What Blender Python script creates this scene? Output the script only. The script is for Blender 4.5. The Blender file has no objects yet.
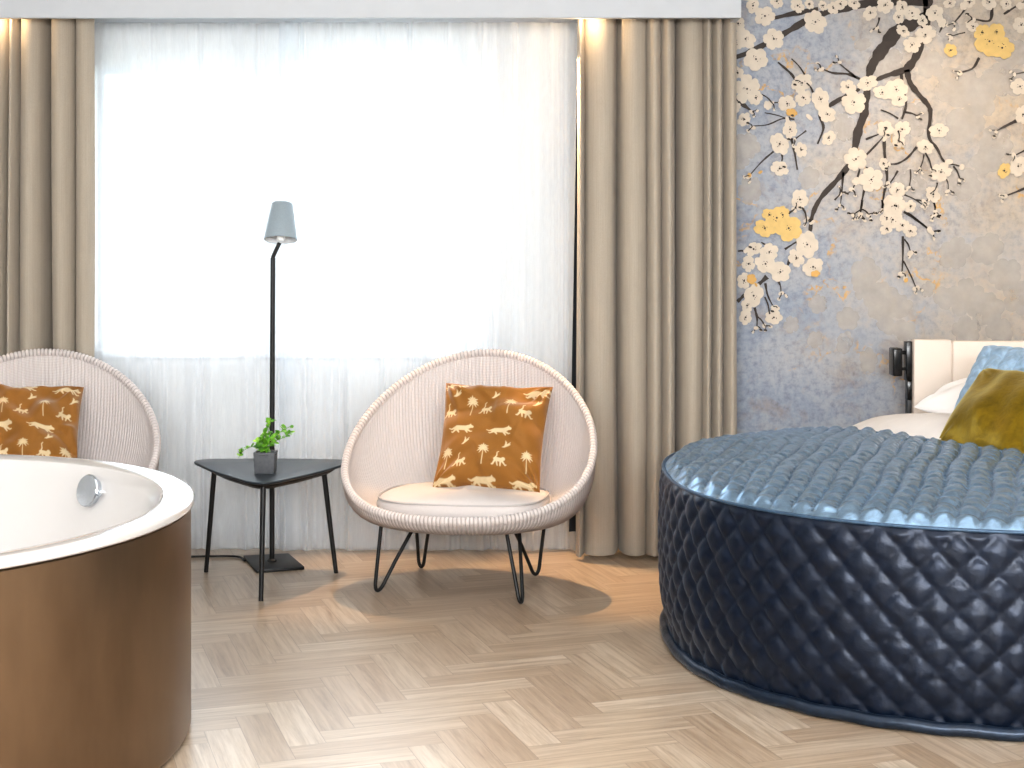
import bpy, bmesh, math, random
import numpy as np
from mathutils import Vector, Matrix
random.seed(7); rng = np.random.default_rng(7)
PI = math.pi
SC = bpy.context.scene
COL = SC.collection
F, HY, HC = 1500.0, 240.0, 1.35          # focal length and horizon in pixels, camera height in metres

def at(x, y, Y):                          # pixel + depth -> world point (used once, to measure the place)
    s = F / Y
    return np.array(((x - 512) / s, Y, HC - (y - HY) / s))

# ------------------------------------------------------------------ scene helpers
def tag(o, label=None, cat=None, group=None, kind=None):
    if label: o['label'] = label
    if cat: o['category'] = cat
    if group: o['group'] = group
    if kind: o['kind'] = kind
    return o

def empty(name, loc=(0, 0, 0), rz=0.0):
    o = bpy.data.objects.new(name, None); COL.objects.link(o)
    o.location = loc; o.rotation_euler = (0, 0, rz); o.empty_display_size = .05
    return o

def mesh(name, verts, faces, mat, parent=None, smooth=True, loc=None, uv=None, col=None):
    me = bpy.data.meshes.new(name)
    V = np.asarray(verts, dtype=np.float64).reshape(-1, 3)
    if isinstance(faces, np.ndarray):
        n, k = faces.shape
        me.vertices.add(len(V)); me.vertices.foreach_set('co', V.ravel())
        me.loops.add(n * k); me.loops.foreach_set('vertex_index', faces.ravel().astype(np.int32))
        me.polygons.add(n); me.polygons.foreach_set('loop_start', np.arange(0, n * k, k, dtype=np.int32))
        me.update(calc_edges=True)
    else:
        me.from_pydata(V.tolist(), [], [list(f) for f in faces])
    if uv is not None:                     # per-vertex uv
        l = me.uv_layers.new(name='UVMap')
        idx = np.empty(len(me.loops), dtype=np.int32); me.loops.foreach_get('vertex_index', idx)
        l.data.foreach_set('uv', np.asarray(uv, dtype=np.float32)[idx].ravel())
    if col is not None:
        a = me.color_attributes.new('Col', 'FLOAT_COLOR', 'POINT')
        a.data.foreach_set('color', np.asarray(col, dtype=np.float32).ravel())
    me.validate(); me.update()
    if smooth: me.polygons.foreach_set('use_smooth', np.ones(len(me.polygons), dtype=bool))
    for m in (mat if isinstance(mat, (list, tuple)) else [mat]): me.materials.append(m)
    o = bpy.data.objects.new(name, me); COL.objects.link(o)
    if parent is not None: o.parent = parent
    if loc is not None: o.location = loc
    return o

def grid_faces(nu, nv, cu=False, cv=False):
    iu = np.arange(nu if cu else nu - 1); iv = np.arange(nv if cv else nv - 1)
    I, J = np.meshgrid(iu, iv, indexing='ij')
    I2, J2 = (I + 1) % nu, (J + 1) % nv
    return np.stack([I * nv + J, I2 * nv + J, I2 * nv + J2, I * nv + J2], -1).reshape(-1, 4)

def grid(name, P, mat, parent=None, cu=False, cv=False, **k):
    nu, nv, _ = P.shape
    return mesh(name, P.reshape(-1, 3), grid_faces(nu, nv, cu, cv), mat, parent, **k)

class MB:                                  # collects shapes for ONE mesh
    def __init__(s): s.v = []; s.f = []
    def add(s, v, f):
        b = len(s.v); s.v += [tuple(map(float, p)) for p in v]; s.f += [tuple(i + b for i in q) for q in f]
    def box(s, lo, hi, rz=0, c=None):
        x0, y0, z0 = lo; x1, y1, z1 = hi
        v = [(x0,y0,z0),(x1,y0,z0),(x1,y1,z0),(x0,y1,z0),(x0,y0,z1),(x1,y0,z1),(x1,y1,z1),(x0,y1,z1)]
        s.add(v, [(0,3,2,1),(4,5,6,7),(0,1,5,4),(1,2,6,5),(2,3,7,6),(3,0,4,7)])
    def tube(s, pts, r, n=10, cap=True):
        P = [Vector(p) for p in pts]; R = r if hasattr(r, '__len__') else [r] * len(P)
        T = [((P[min(i+1, len(P)-1)] - P[max(i-1, 0)]).normalized()) for i in range(len(P))]
        up = Vector((0, 0, 1)) if abs(T[0].z) < .9 else Vector((1, 0, 0))
        N = (up - T[0] * up.dot(T[0])).normalized(); v = []
        for i, p in enumerate(P):
            N = (N - T[i] * N.dot(T[i])).normalized(); B = T[i].cross(N)
            for k in range(n):
                a = 2 * PI * k / n; v.append(p + (N * math.cos(a) + B * math.sin(a)) * R[i])
        f = [(i*n+k, i*n+(k+1) % n, (i+1)*n+(k+1) % n, (i+1)*n+k) for i in range(len(P)-1) for k in range(n)]
        if cap: f += [tuple(range(n-1, -1, -1)), tuple((len(P)-1)*n + k for k in range(n))]
        s.add(v, f)
    def lathe(s, prof, n=48, c=(0, 0, 0), M=None, cap=False):
        v = []
        for (r, z) in prof:
            for k in range(n):
                a = 2 * PI * k / n; p = Vector((r * math.cos(a), r * math.sin(a), z))
                if M is not None: p = M @ p
                v.append((p.x + c[0], p.y + c[1], p.z + c[2]))
        m = len(prof)
        f = [(i*n+k, i*n+(k+1) % n, (i+1)*n+(k+1) % n, (i+1)*n+k) for i in range(m-1) for k in range(n)]
        if cap: f += [tuple(range(n-1, -1, -1)), tuple((m-1)*n + k for k in range(n))]
        s.add(v, f)
    def build(s, name, mat, parent=None, smooth=True, bevel=0, seg=2, loc=None):
        o = mesh(name, s.v, s.f, mat, parent, smooth=smooth, loc=loc)
        if bevel:
            bm = bmesh.new(); bm.from_mesh(o.data)
            bmesh.ops.remove_doubles(bm, verts=bm.verts, dist=1e-5)
            es = [e for e in bm.edges if len(e.link_faces) == 2 and e.calc_face_angle(0) > .6]
            bmesh.ops.bevel(bm, geom=es, offset=bevel, segments=seg, affect='EDGES', profile=.5)
            bmesh.ops.recalc_face_normals(bm, faces=bm.faces)
            bm.to_mesh(o.data); bm.free()
            o.data.polygons.foreach_set('use_smooth', np.ones(len(o.data.polygons), dtype=bool))
        if smooth:
            try: o.data.set_sharp_from_angle(angle=math.radians(38))
            except Exception: pass
        return o

def bez(pts, n=12):                        # Catmull-Rom through points
    P = [np.array(p, float) for p in pts]; P = [2*P[0]-P[1]] + P + [2*P[-1]-P[-2]]; out = []
    for i in range(1, len(P) - 2):
        for k in range(n):
            t = k / n; a, b, c, d = P[i-1], P[i], P[i+1], P[i+2]
            out.append(.5 * ((2*b) + (c-a)*t + (2*a-5*b+4*c-d)*t*t + (3*b-a-3*c+d)*t**3))
    out.append(P[-2]); return out

# ------------------------------------------------------------------ materials
def srgb(r, g, b):
    f = lambda c: (c/255/12.92) if c/255 <= .04045 else ((c/255+.055)/1.055) ** 2.4
    return (f(r), f(g), f(b), 1)

class Mat:
    def __init__(s, name, color=(.8, .8, .8, 1), rough=.5, metal=0, spec=.5, **k):
        s.m = bpy.data.materials.new(name); s.m.use_nodes = True
        s.t = s.m.node_tree; s.b = s.t.nodes['Principled BSDF']; s.out = s.t.nodes['Material Output']
        s.b.inputs['Base Color'].default_value = color; s.b.inputs['Roughness'].default_value = rough
        s.b.inputs['Metallic'].default_value = metal; s.b.inputs['Specular IOR Level'].default_value = spec
        for a, v in k.items(): s.b.inputs[a].default_value = v
    def n(s, typ, **k):
        nd = s.t.nodes.new('ShaderNode' + typ)
        for a, v in k.items():
            if a.startswith('i_'):
                nd.inputs[a[2:].replace('_', ' ')].default_value = v
            else: setattr(nd, a, v)
        return nd
    def l(s, a, b): s.t.links.new(a, b)
    def math(s, op, a, b=None, c=None, clamp=False):
        nd = s.n('Math', operation=op, use_clamp=clamp)
        for i, x in enumerate((a, b, c)):
            if x is None: continue
            if isinstance(x, (int, float)): nd.inputs[i].default_value = x
            else: s.l(x, nd.inputs[i])
        return nd.outputs[0]
    def ramp(s, fac, stops, interp='LINEAR'):
        nd = s.n('ValToRGB'); cr = nd.color_ramp; cr.interpolation = interp
        while len(cr.elements) < len(stops): cr.elements.new(.5)
        for e, (p, c) in zip(cr.elements, stops): e.position = p; e.color = c
        s.l(fac, nd.inputs[0]); return nd.outputs[0]
    def mix(s, fac, a, b, blend='MIX'):
        nd = s.n('Mix', data_type='RGBA', blend_type=blend)
        for i, x in ((0, fac), (6, a), (7, b)):
            if isinstance(x, (int, float, tuple)): nd.inputs[i].default_value = x
            else: s.l(x, nd.inputs[i])
        return nd.outputs[2]
    def coords(s, kind='Object', scale=(1, 1, 1), rot=(0, 0, 0), loc=(0, 0, 0)):
        tc = s.n('TexCoord'); mp = s.n('Mapping')
        mp.inputs['Scale'].default_value = scale; mp.inputs['Rotation'].default_value = rot; mp.inputs['Location'].default_value = loc
        s.l(tc.outputs[kind], mp.inputs[0]); return mp.outputs[0]
    def noise(s, vec, scale=5, detail=3, rough=.5, dist=0):
        nd = s.n('TexNoise'); nd.inputs['Scale'].default_value = scale; nd.inputs['Detail'].default_value = detail
        nd.inputs['Roughness'].default_value = rough; nd.inputs['Distortion'].default_value = dist
        if vec is not None: s.l(vec, nd.inputs['Vector'])
        return nd.outputs[0]
    def bump(s, h, strength=.2, dist=.01):
        nd = s.n('Bump'); nd.inputs['Strength'].default_value = strength; nd.inputs['Distance'].default_value = dist
        s.l(h, nd.inputs['Height']); s.l(nd.outputs[0], s.b.inputs['Normal']); return nd

def mottled(name, c, rough=.5, amt=.06, scale=40, bump=.1, bdist=.002, coord='Object', stretch=(1, 1, 1), **k):
    m = Mat(name, c, rough, **k); v = m.coords(coord, stretch); nz = m.noise(v, scale, 4)
    dk = tuple(x * (1 - amt * 2) for x in c[:3]) + (1,); lt = tuple(min(1, x * (1 + amt * 2)) for x in c[:3]) + (1,)
    m.l(m.ramp(nz, [(.3, dk), (.7, lt)]), m.b.inputs['Base Color'])
    if bump: m.bump(nz, bump, bdist)
    return m

M = {}
M['wall'] = mottled('wall_paint', srgb(232, 231, 229), .75, .01, 30, .05).m
M['white_trim'] = mottled('white_painted_trim', srgb(236, 237, 238), .45, .01, 20, .03).m
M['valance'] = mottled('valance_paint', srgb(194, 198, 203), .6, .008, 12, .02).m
M['frame'] = mottled('window_frame_paint', srgb(225, 228, 232), .4, .01, 20, .02).m
M['black'] = mottled('black_powder_coat', srgb(22, 23, 25), .42, .08, 200, .05, .0004).m
M['table_black'] = mottled('reflection_tinted_lacquer', srgb(34, 45, 54), .3, .05, 120, .02, .0004).m  # black lacquer; bluish window reflection mixed into its base colour
M['black_gloss'] = mottled('black_gloss_plastic', srgb(14, 14, 15), .22, .05, 60, .0).m
M['cord'] = mottled('black_cord', srgb(25, 24, 24), .5, .05, 200, .05).m
M['acrylic'] = mottled('white_acrylic', srgb(208, 205, 203), .09, .004, 6, .0, **{'Coat Weight': .5, 'Coat Roughness': .03}).m
M['chrome'] = mottled('chrome', srgb(205, 212, 220), .14, .02, 30, .0, metal=1.0).m
M['pot'] = mottled('grey_concrete', srgb(92, 94, 98), .65, .06, 90, .2, .001).m
M['soil'] = mottled('potting_soil', srgb(48, 38, 30), .9, .2, 120, .8, .004).m
M['stem'] = mottled('green_stem', srgb(96, 128, 52), .5, .1, 60, .0).m
M['sheet'] = mottled('white_cotton', srgb(236, 230, 226), .8, .012, 14, .25, .006).m
M['pillow_white'] = mottled('white_pillowcase', srgb(240, 238, 238), .8, .01, 12, .3, .006).m
M['headboard'] = mottled('cream_upholstery', srgb(226, 214, 203), .6, .012, 300, .08, .0006).m
M['bulb'] = mottled('frosted_bulb', srgb(250, 250, 248), .3, .0, 10, .0).m

# leaves
m = Mat('leaf_green', srgb(110, 165, 50), .45); nz = m.noise(m.coords('Object'), 45, 2)
m.l(m.ramp(nz, [(.3, srgb(62, 120, 38)), (.55, srgb(112, 172, 52)), (.75, srgb(168, 208, 84))]), m.b.inputs['Base Color'])
m.b.inputs['Subsurface Weight'].default_value = .15; m.b.inputs['Subsurface Radius'].default_value = (.005, .008, .002); M['leaf'] = m.m

# bronze tub skirt
m = Mat('bronze_metal', srgb(134, 107, 80), .3, .82); v = m.coords('Object', (1, 1, .35))
nz = m.noise(v, 5, 4, .55); n2 = m.noise(m.coords('Object'), 260, 2)
m.l(m.ramp(nz, [(.25, srgb(118, 98, 78)), (.75, srgb(142, 120, 97))]), m.b.inputs['Base Color'])
m.l(m.ramp(nz, [(.3, (.30, .30, .30, 1)), (.7, (.34, .34, .34, 1))]), m.b.inputs['Roughness']); m.bump(n2, .03, .001); M['bronze'] = m.m

# lamp shade
m = mottled('grey_lamp_shade', srgb(150, 162, 170), .55, .02, 160, .05, .0006); M['shade'] = m.m
M['shade_in'] = mottled('white_shade_lining', srgb(232, 234, 236), .6, .01, 60, .0).m

# woven loom (chair)
m = Mat('white_woven_loom', srgb(226, 217, 213), .62); uv = m.n('TexCoord').outputs['UV']
mp = m.n('Mapping'); mp.inputs['Scale'].default_value = (420, 150, 1); m.l(uv, mp.inputs[0])
wv = m.n('TexWave', wave_type='BANDS', bands_direction='Y'); wv.inputs['Scale'].default_value = .314; wv.inputs['Distortion'].default_value = 1.2
wv.inputs['Detail'].default_value = 2; wv.inputs['Detail Scale'].default_value = 1.5; m.l(mp.outputs[0], wv.inputs[0])
su = m.n('SeparateXYZ'); m.l(uv, su.inputs[0]); rb = m.math('ABSOLUTE', m.math('SINE', m.math('MULTIPLY', su.outputs[0], 200 * PI)))
cl_ = m.ramp(wv.outputs[1], [(0, srgb(224, 215, 212)), (1, srgb(242, 237, 235))])
m.l(m.mix(1.0, cl_, m.ramp(rb, [(.08, (.54, .51, .50, 1)), (.6, (1, 1, 1, 1))]), 'MULTIPLY'), m.b.inputs['Base Color'])
m.bump(wv.outputs[1], .35, .002)
tr = m.n('BsdfTranslucent'); tr.inputs[0].default_value = srgb(244, 232, 228)
mx = m.n('MixShader'); mx.inputs[0].default_value = .22
m.l(m.b.outputs[0], mx.inputs[1]); m.l(tr.outputs[0], mx.inputs[2]); m.l(mx.outputs[0], m.out.inputs[0]); M['loom'] = m.m
M['pad'] = mottled('pale_grey_canvas', srgb(206, 199, 196), .85, .02, 420, .25, .0008).m
M['piping'] = mottled('grey_canvas_piping', srgb(186, 180, 178), .85, .02, 420, .2, .0008).m

# curtain fabric
def curtain_mat(name, c):
    m = Mat(name, c, .85); v = m.coords('Object', (1, 1, 1)); n1 = m.noise(v, 420, 2); n2 = m.noise(m.coords('Object', (60, 60, 1)), 4, 2)
    k = m.math('ADD', m.math('MULTIPLY', n1, .6), m.math('MULTIPLY', n2, .4))
    m.l(m.ramp(k, [(.3, tuple(x*.88 for x in c[:3])+(1,)), (.7, tuple(min(1, x*1.1) for x in c[:3])+(1,))]), m.b.inputs['Base Color'])
    m.b.inputs['Sheen Weight'].default_value = .15; m.bump(n1, .15, .0008)
    return m.m
M['curtain'] = curtain_mat('taupe_curtain_fabric', srgb(174, 164, 150))
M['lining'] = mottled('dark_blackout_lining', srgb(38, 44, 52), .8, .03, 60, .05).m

# sheer
m = Mat('white_sheer_voile'); m.t.nodes.remove(m.b)
tp = m.n('BsdfTransparent'); tp.inputs[0].default_value = (.97, .985, 1, 1)
tl = m.n('BsdfTranslucent'); tl.inputs[0].default_value = (.90, .95, 1, 1)
df = m.n('BsdfDiffuse'); df.inputs[0].default_value = (.95, .97, 1, 1)
a = m.n('MixShader'); a.inputs[0].default_value = .5; m.l(tl.outputs[0], a.inputs[1]); m.l(df.outputs[0], a.inputs[2])
lw = m.n('LayerWeight'); lw.inputs[0].default_value = .35
thread = m.noise(m.coords('Object', (900, 900, 25)), 1, 1)
fac = m.math('ADD', m.math('MULTIPLY', lw.outputs['Facing'], .45), m.math('ADD', m.math('MULTIPLY', thread, .1), .34), clamp=True)
b = m.n('MixShader'); m.l(fac, b.inputs[0]); m.l(tp.outputs[0], b.inputs[1]); m.l(a.outputs[0], b.inputs[2]); m.l(b.outputs[0], m.out.inputs[0])
M['sheer'] = m.m

# window glass
m = Mat('window_glass'); m.t.nodes.remove(m.b)
tp = m.n('BsdfTransparent'); tp.inputs[0].default_value = (.97, .99, 1, 1); gl = m.n('BsdfGlossy'); gl.inputs['Roughness'].default_value = .02
fr = m.n('Fresnel'); fr.inputs[0].default_value = 1.3; mx = m.n('MixShader'); m.l(fr.outputs[0], mx.inputs[0]); m.l(tp.outputs[0], mx.inputs[1]); m.l(gl.outputs[0], mx.inputs[2]); m.l(mx.outputs[0], m.out.inputs[0])
M['glass'] = m.m

# herringbone planks: UV in metres along / across the plank, Col.r random per plank, Col.g / Col.b nothing
m = Mat('oak_herringbone', rough=.38, spec=.6, **{'Coat Weight': .5, 'Coat Roughness': .28}); at_ = m.n('Attribute'); at_.attribute_name = 'Col'
sp = m.n('SeparateColor'); m.l(at_.outputs[0], sp.inputs[0]); rnd = sp.outputs[0]
uv = m.n('TexCoord').outputs['UV']; sx = m.n('SeparateXYZ'); m.l(uv, sx.inputs[0])
cb = m.n('CombineXYZ'); m.l(m.math('ADD', m.math('MULTIPLY', sx.outputs[0], 1.6), m.math('MULTIPLY', rnd, 57.0)), cb.inputs[0])
m.l(m.math('MULTIPLY', sx.outputs[1], 26.0), cb.inputs[1]); m.l(m.math('MULTIPLY', rnd, 31.0), cb.inputs[2])
g1 = m.noise(cb.outputs[0], 1.6, 5, .6, .8); g2 = m.noise(cb.outputs[0], 5.5, 4, .65, .3)
base = m.ramp(rnd, [(0, srgb(184, 164, 142)), (.3, srgb(192, 173, 152)), (.65, srgb(200, 183, 163)), (1, srgb(208, 193, 175))])
gr = m.ramp(m.math('ADD', m.math('MULTIPLY', g1, .62), m.math('MULTIPLY', g2, .38)), [(.31, (.50, .42, .35, 1)), (.45, (.80, .76, .71, 1)), (.58, (1.0, 1.0, 1.0, 1)), (.75, (1.1, 1.1, 1.1, 1))])
c1 = m.mix(.9, base, gr, 'MULTIPLY')
eu = m.math('MINIMUM', sx.outputs[0], m.math('SUBTRACT', .4, sx.outputs[0])); ev = m.math('MINIMUM', sx.outputs[1], m.math('SUBTRACT', .1, sx.outputs[1]))
ed = m.math('MINIMUM', eu, ev); seam = m.math('LESS_THAN', ed, .0011)
c2 = m.mix(m.math('MULTIPLY', seam, .45), c1, srgb(112, 88, 66)); m.l(c2, m.b.inputs['Base Color'])
m.l(m.ramp(g2, [(.3, (.28, .28, .28, 1)), (.7, (.40, .40, .40, 1))]), m.b.inputs['Roughness'])
m.bump(m.math('SUBTRACT', m.math('MULTIPLY', g2, .25), seam), .12, .002); M['floor'] = m.m

# bedspread satin velvet
def satin(name, c, rough, sheen, metal, tint):
    m = Mat(name, c, rough, metal, .6); v = m.coords('Object'); n1 = m.noise(v, 26, 3, .6, .4); n2 = m.noise(v, 300, 2)
    m.l(m.ramp(n1, [(.25, tuple(x*.72 for x in c[:3])+(1,)), (.75, tuple(x*1.3 for x in c[:3])+(1,))]), m.b.inputs['Base Color'])
    m.b.inputs['Sheen Weight'].default_value = sheen; m.b.inputs['Sheen Tint'].default_value = tint; m.b.inputs['Sheen Roughness'].default_value = .35
    m.bump(m.math('ADD', n1, m.math('MULTIPLY', n2, .15)), .3, .006)
    return m.m
M['spread'] = satin('window_lit_satin_velvet', srgb(136, 162, 186), .25, .25, .8, srgb(150, 185, 220))  # navy fabric seen from above: window sheen put into a lighter base colour
M['skirt'] = satin('navy_satin_velvet', srgb(9, 25, 46), .36, .35, .35, srgb(120, 140, 165))
M['seam'] = satin('steel_blue_seam', srgb(62, 86, 110), .4, .2, .3, srgb(120, 140, 165))
M['hem'] = satin('navy_satin_hem', srgb(30, 44, 62), .3, .2, .4, srgb(120, 140, 165))
M['blue_pillow'] = satin('light_blue_satin', srgb(158, 186, 212), .45, .3, .2, srgb(200, 220, 240))
M['gold'] = satin('olive_gold_velvet', srgb(142, 117, 22), .30, .5, .6, srgb(235, 215, 110))

# printed ochre cushion
m = Mat('ochre_print_cotton', rough=.72); at_ = m.n('Attribute'); at_.attribute_name = 'Col'
n1 = m.noise(m.coords('Object'), 380, 2); m.l(m.mix(.35, at_.outputs[0], m.ramp(n1, [(.3, (.75, .75, .75, 1)), (.7, (1, 1, 1, 1))]), 'MULTIPLY'), m.b.inputs['Base Color'])
m.b.inputs['Sheen Weight'].default_value = .25; m.bump(n1, .2, .0008); M['print'] = m.m

# mural ground and prints
m = Mat('mural_ground', rough=.6); v = m.coords('Object')
sx = m.n('SeparateXYZ'); m.l(v, sx.inputs[0])
big = m.noise(v, 1.5, 3, .5, .4); mid = m.noise(v, 5.5, 6, .65, .6); fine = m.noise(v, 34, 5, .7)
grad = m.math('MULTIPLY', m.math('SUBTRACT', sx.outputs[0], 1.0), .23)
lift = m.math('MULTIPLY', m.math('SUBTRACT', sx.outputs[2], 1.2), .05)
tone = m.math('ADD', m.math('ADD', m.math('ADD', m.math('MULTIPLY', big, .45), m.math('MULTIPLY', mid, .5)), m.math('SUBTRACT', m.math('MULTIPLY', fine, .24), .14)), m.math('ADD', grad, lift))
ground = m.ramp(tone, [(.26, srgb(126, 136, 152)), (.42, srgb(146, 154, 168)), (.55, srgb(166, 168, 174)), (.66, srgb(178, 172, 167)), (.82, srgb(188, 174, 157))])
warm = m.noise(m.coords('Object', loc=(9, 3, 5)), 7, 5, .7, .8)
g3 = m.mix(m.ramp(warm, [(.52, (0, 0, 0, 1)), (.7, (.45, .45, .45, 1))]), ground, srgb(150, 132, 116))
vo = m.n('TexVoronoi', feature='DISTANCE_TO_EDGE'); vo.inputs['Scale'].default_value = 4.2
wob = m.n('TexNoise'); wob.inputs['Scale'].default_value = 7; wob.inputs['Detail'].default_value = 5; m.l(v, wob.inputs['Vector'])
vv = m.n('VectorMath', operation='MULTIPLY_ADD'); m.l(wob.outputs[1], vv.inputs[0]); vv.inputs[1].default_value = (.28, .28, .28); m.l(v, vv.inputs[2]); m.l(vv.outputs[0], vo.inputs['Vector'])
crack = m.math('LESS_THAN', vo.outputs[0], .022)
patch = m.ramp(m.noise(m.coords('Object', loc=(2, 7, 1)), 3.4, 3, .6), [(.52, (0, 0, 0, 1)), (.62, (1, 1, 1, 1))])
speck = m.ramp(m.noise(v, 60, 2), [(.38, (0, 0, 0, 1)), (.55, (1, 1, 1, 1))])
low = m.math('MULTIPLY', m.math('MULTIPLY', crack, patch), speck)
g4 = m.mix(m.math('MULTIPLY', low, .75), g3, srgb(206, 160, 78))
gray = m.ramp(fine, [(.3, (.62, .60, .60, 1)), (.5, (1, 1, 1, 1)), (.72, (1.16, 1.15, 1.12, 1))])
m.l(m.mix(.7, g4, gray, 'MULTIPLY'), m.b.inputs['Base Color']); M['mural'] = m.m
M['branch'] = mottled('mural_branch_ink', srgb(56, 46, 40), .6, .05, 60, .0).m
M['blossom'] = mottled('mural_blossom_cream', srgb(208, 196, 180), .6, .025, 30, .0).m
M['blossom_gold'] = mottled('mural_blossom_gold', srgb(212, 182, 118), .6, .03, 40, .0).m
M['blossom_orange'] = mottled('mural_blossom_orange', srgb(206, 164, 96), .6, .03, 40, .0).m
m = Mat('mural_ghost_blossom', srgb(206, 199, 192), .6); nz = m.noise(m.coords('Object'), 9, 4, .6)
tp = m.n('BsdfTransparent'); mx = m.n('MixShader'); m.l(m.ramp(nz, [(.3, (.34, .34, .34, 1)), (.7, (.66, .66, .66, 1))]), mx.inputs[0])
m.l(tp.outputs[0], mx.inputs[1]); m.l(m.b.outputs[0], mx.inputs[2]); m.l(mx.outputs[0], m.out.inputs[0]); M['ghost'] = m.m
M['grass'] = mottled('pale_lawn', srgb(190, 195, 188), .9, .06, 3, .0).m

# ------------------------------------------------------------------ the room
WY = 6.58                                   # window wall
XL, XR, YB, ZC = -3.4, 3.5, -1.6, 2.6
def structure(name, mb, mat, bevel=0, parent=None, label=None):
    o = mb.build(name, mat, parent, smooth=bool(bevel), bevel=bevel)
    if parent is None: o['kind'] = 'structure'
    if label: o['label'] = label
    return o

# floor: one mesh, each plank a face
def make_floor():
    L, W, n = .4, .1, 4
    o = np.array((.0707, 3.90)); d = np.array((.949, .316)); e = np.array((-.316, .949))
    V = []; Fc = []; UV = []; C = []
    def plank(x, y, w, h, horiz):
        cs = [(x, y), (x+w, y), (x+w, y+h), (x, y+h)]
        P = [o + d * (a * W) + e * (b * W) for a, b in cs]
        cx = sum(p[0] for p in P) / 4; cy = sum(p[1] for p in P) / 4
        if not (XL - .3 < cx < XR + .3 and YB - .3 < cy < WY + .25): return
        b0 = len(V)
        for p in P: V.append((p[0], p[1], 0))
        Fc.append((b0, b0+1, b0+2, b0+3)); r = random.random()
        u = [(0, 0), (L, 0), (L, W), (0, W)] if horiz else [(0, W), (0, 0), (L, 0), (L, W)]
        UV.extend(u); C.extend([(r, r, r, 1)] * 4)
    for k in range(-110, 110):
        for mm in range(-14, 15):
            plank(k + 2*n*mm, k, n, 1, True)
            plank(k + 2*n*mm, k - 2*n + 1, 1, n, False)
    f = mesh('floor', V, np.array(Fc), M['floor'], smooth=False, uv=UV, col=C)
    tag(f, 'pale oak herringbone plank floor', kind='structure')
make_floor()

b = MB(); b.box((XL, YB, ZC), (XR, WY + .2, ZC + .1)); structure('ceiling', b, M['wall'])
b = MB(); b.box((XL - .1, YB, -.05), (XL, WY + .2, ZC)); structure('wall_left', b, M['wall'])
b = MB(); b.box((XR, YB, -.05), (XR + .1, WY + .2, ZC)); structure('wall_right', b, M['wall'])
b = MB(); b.box((XL, YB - .1, -.05), (XR, YB, ZC)); structure('wall_front', b, M['wall'])

# window wall with two openings
W1 = (-1.83, -1.115, .868, 2.115)           # x0 x1 z0 z1
W2 = (-.99, -.195, .868, 2.165)
b = MB(); D = .2
b.box((XL, WY, -.05), (W1[0], WY + D, ZC)); b.box((W1[1], WY, -.05), (W2[0], WY + D, ZC)); b.box((W2[1], WY, -.05), (XR, WY + D, ZC))
for w in (W1, W2):
    b.box((w[0], WY, -.05), (w[1], WY + D, w[2])); b.box((w[0], WY, w[3]), (w[1], WY + D, ZC))
structure('wall_back', b, M['wall'])
for i, w in enumerate((W1, W2)):
    r = empty('window_%d' % (i + 1), ((w[0]+w[1])/2, WY + .08, w[2])); r['kind'] = 'structure'
    cx = (w[0]+w[1])/2; hw = (w[1]-w[0])/2; hh = w[3]-w[2]; t = .03
    fb = MB(); fb.box((-hw, -.02, 0), (-hw+t, .04, hh)); fb.box((hw-t, -.02, 0), (hw, .04, hh)); fb.box((-hw+t, -.02, 0), (hw-t, .04, t)); fb.box((-hw+t, -.02, hh-t), (hw-t, .04, hh))
    fb.build('window_frame', M['frame'], r, smooth=False)
    pb = MB(); pb.add([(-hw+t, .01, t), (hw-t, .01, t), (hw-t, .01, hh-t), (-hw+t, .01, hh-t)], [(0, 1, 2, 3)]); pb.build('pane', M['glass'], r, smooth=False)
b = MB(); b.box((-1.95, WY - .025, .833), (-.08, WY, .868)); s = structure('trim_2', b, M['white_trim'], .004, label='white window sill behind the sheer curtains')
b = MB(); b.box((XL, WY - .018, 0), (.84, WY, .105)); structure('baseboard_back', b, M['white_trim'], .004)
# valance box that hides the curtain rails
b = MB(); b.box((XL, 6.19, 2.267), (.946, 6.225, ZC)); b.box((.921, 6.225, 2.267), (.946, 6.5, ZC)); b.box((XL, 6.225, 2.30), (.921, WY, 2.33))
structure('trim_1', b, M['valance'], .003, label='plain white valance box over the curtains')

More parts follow.
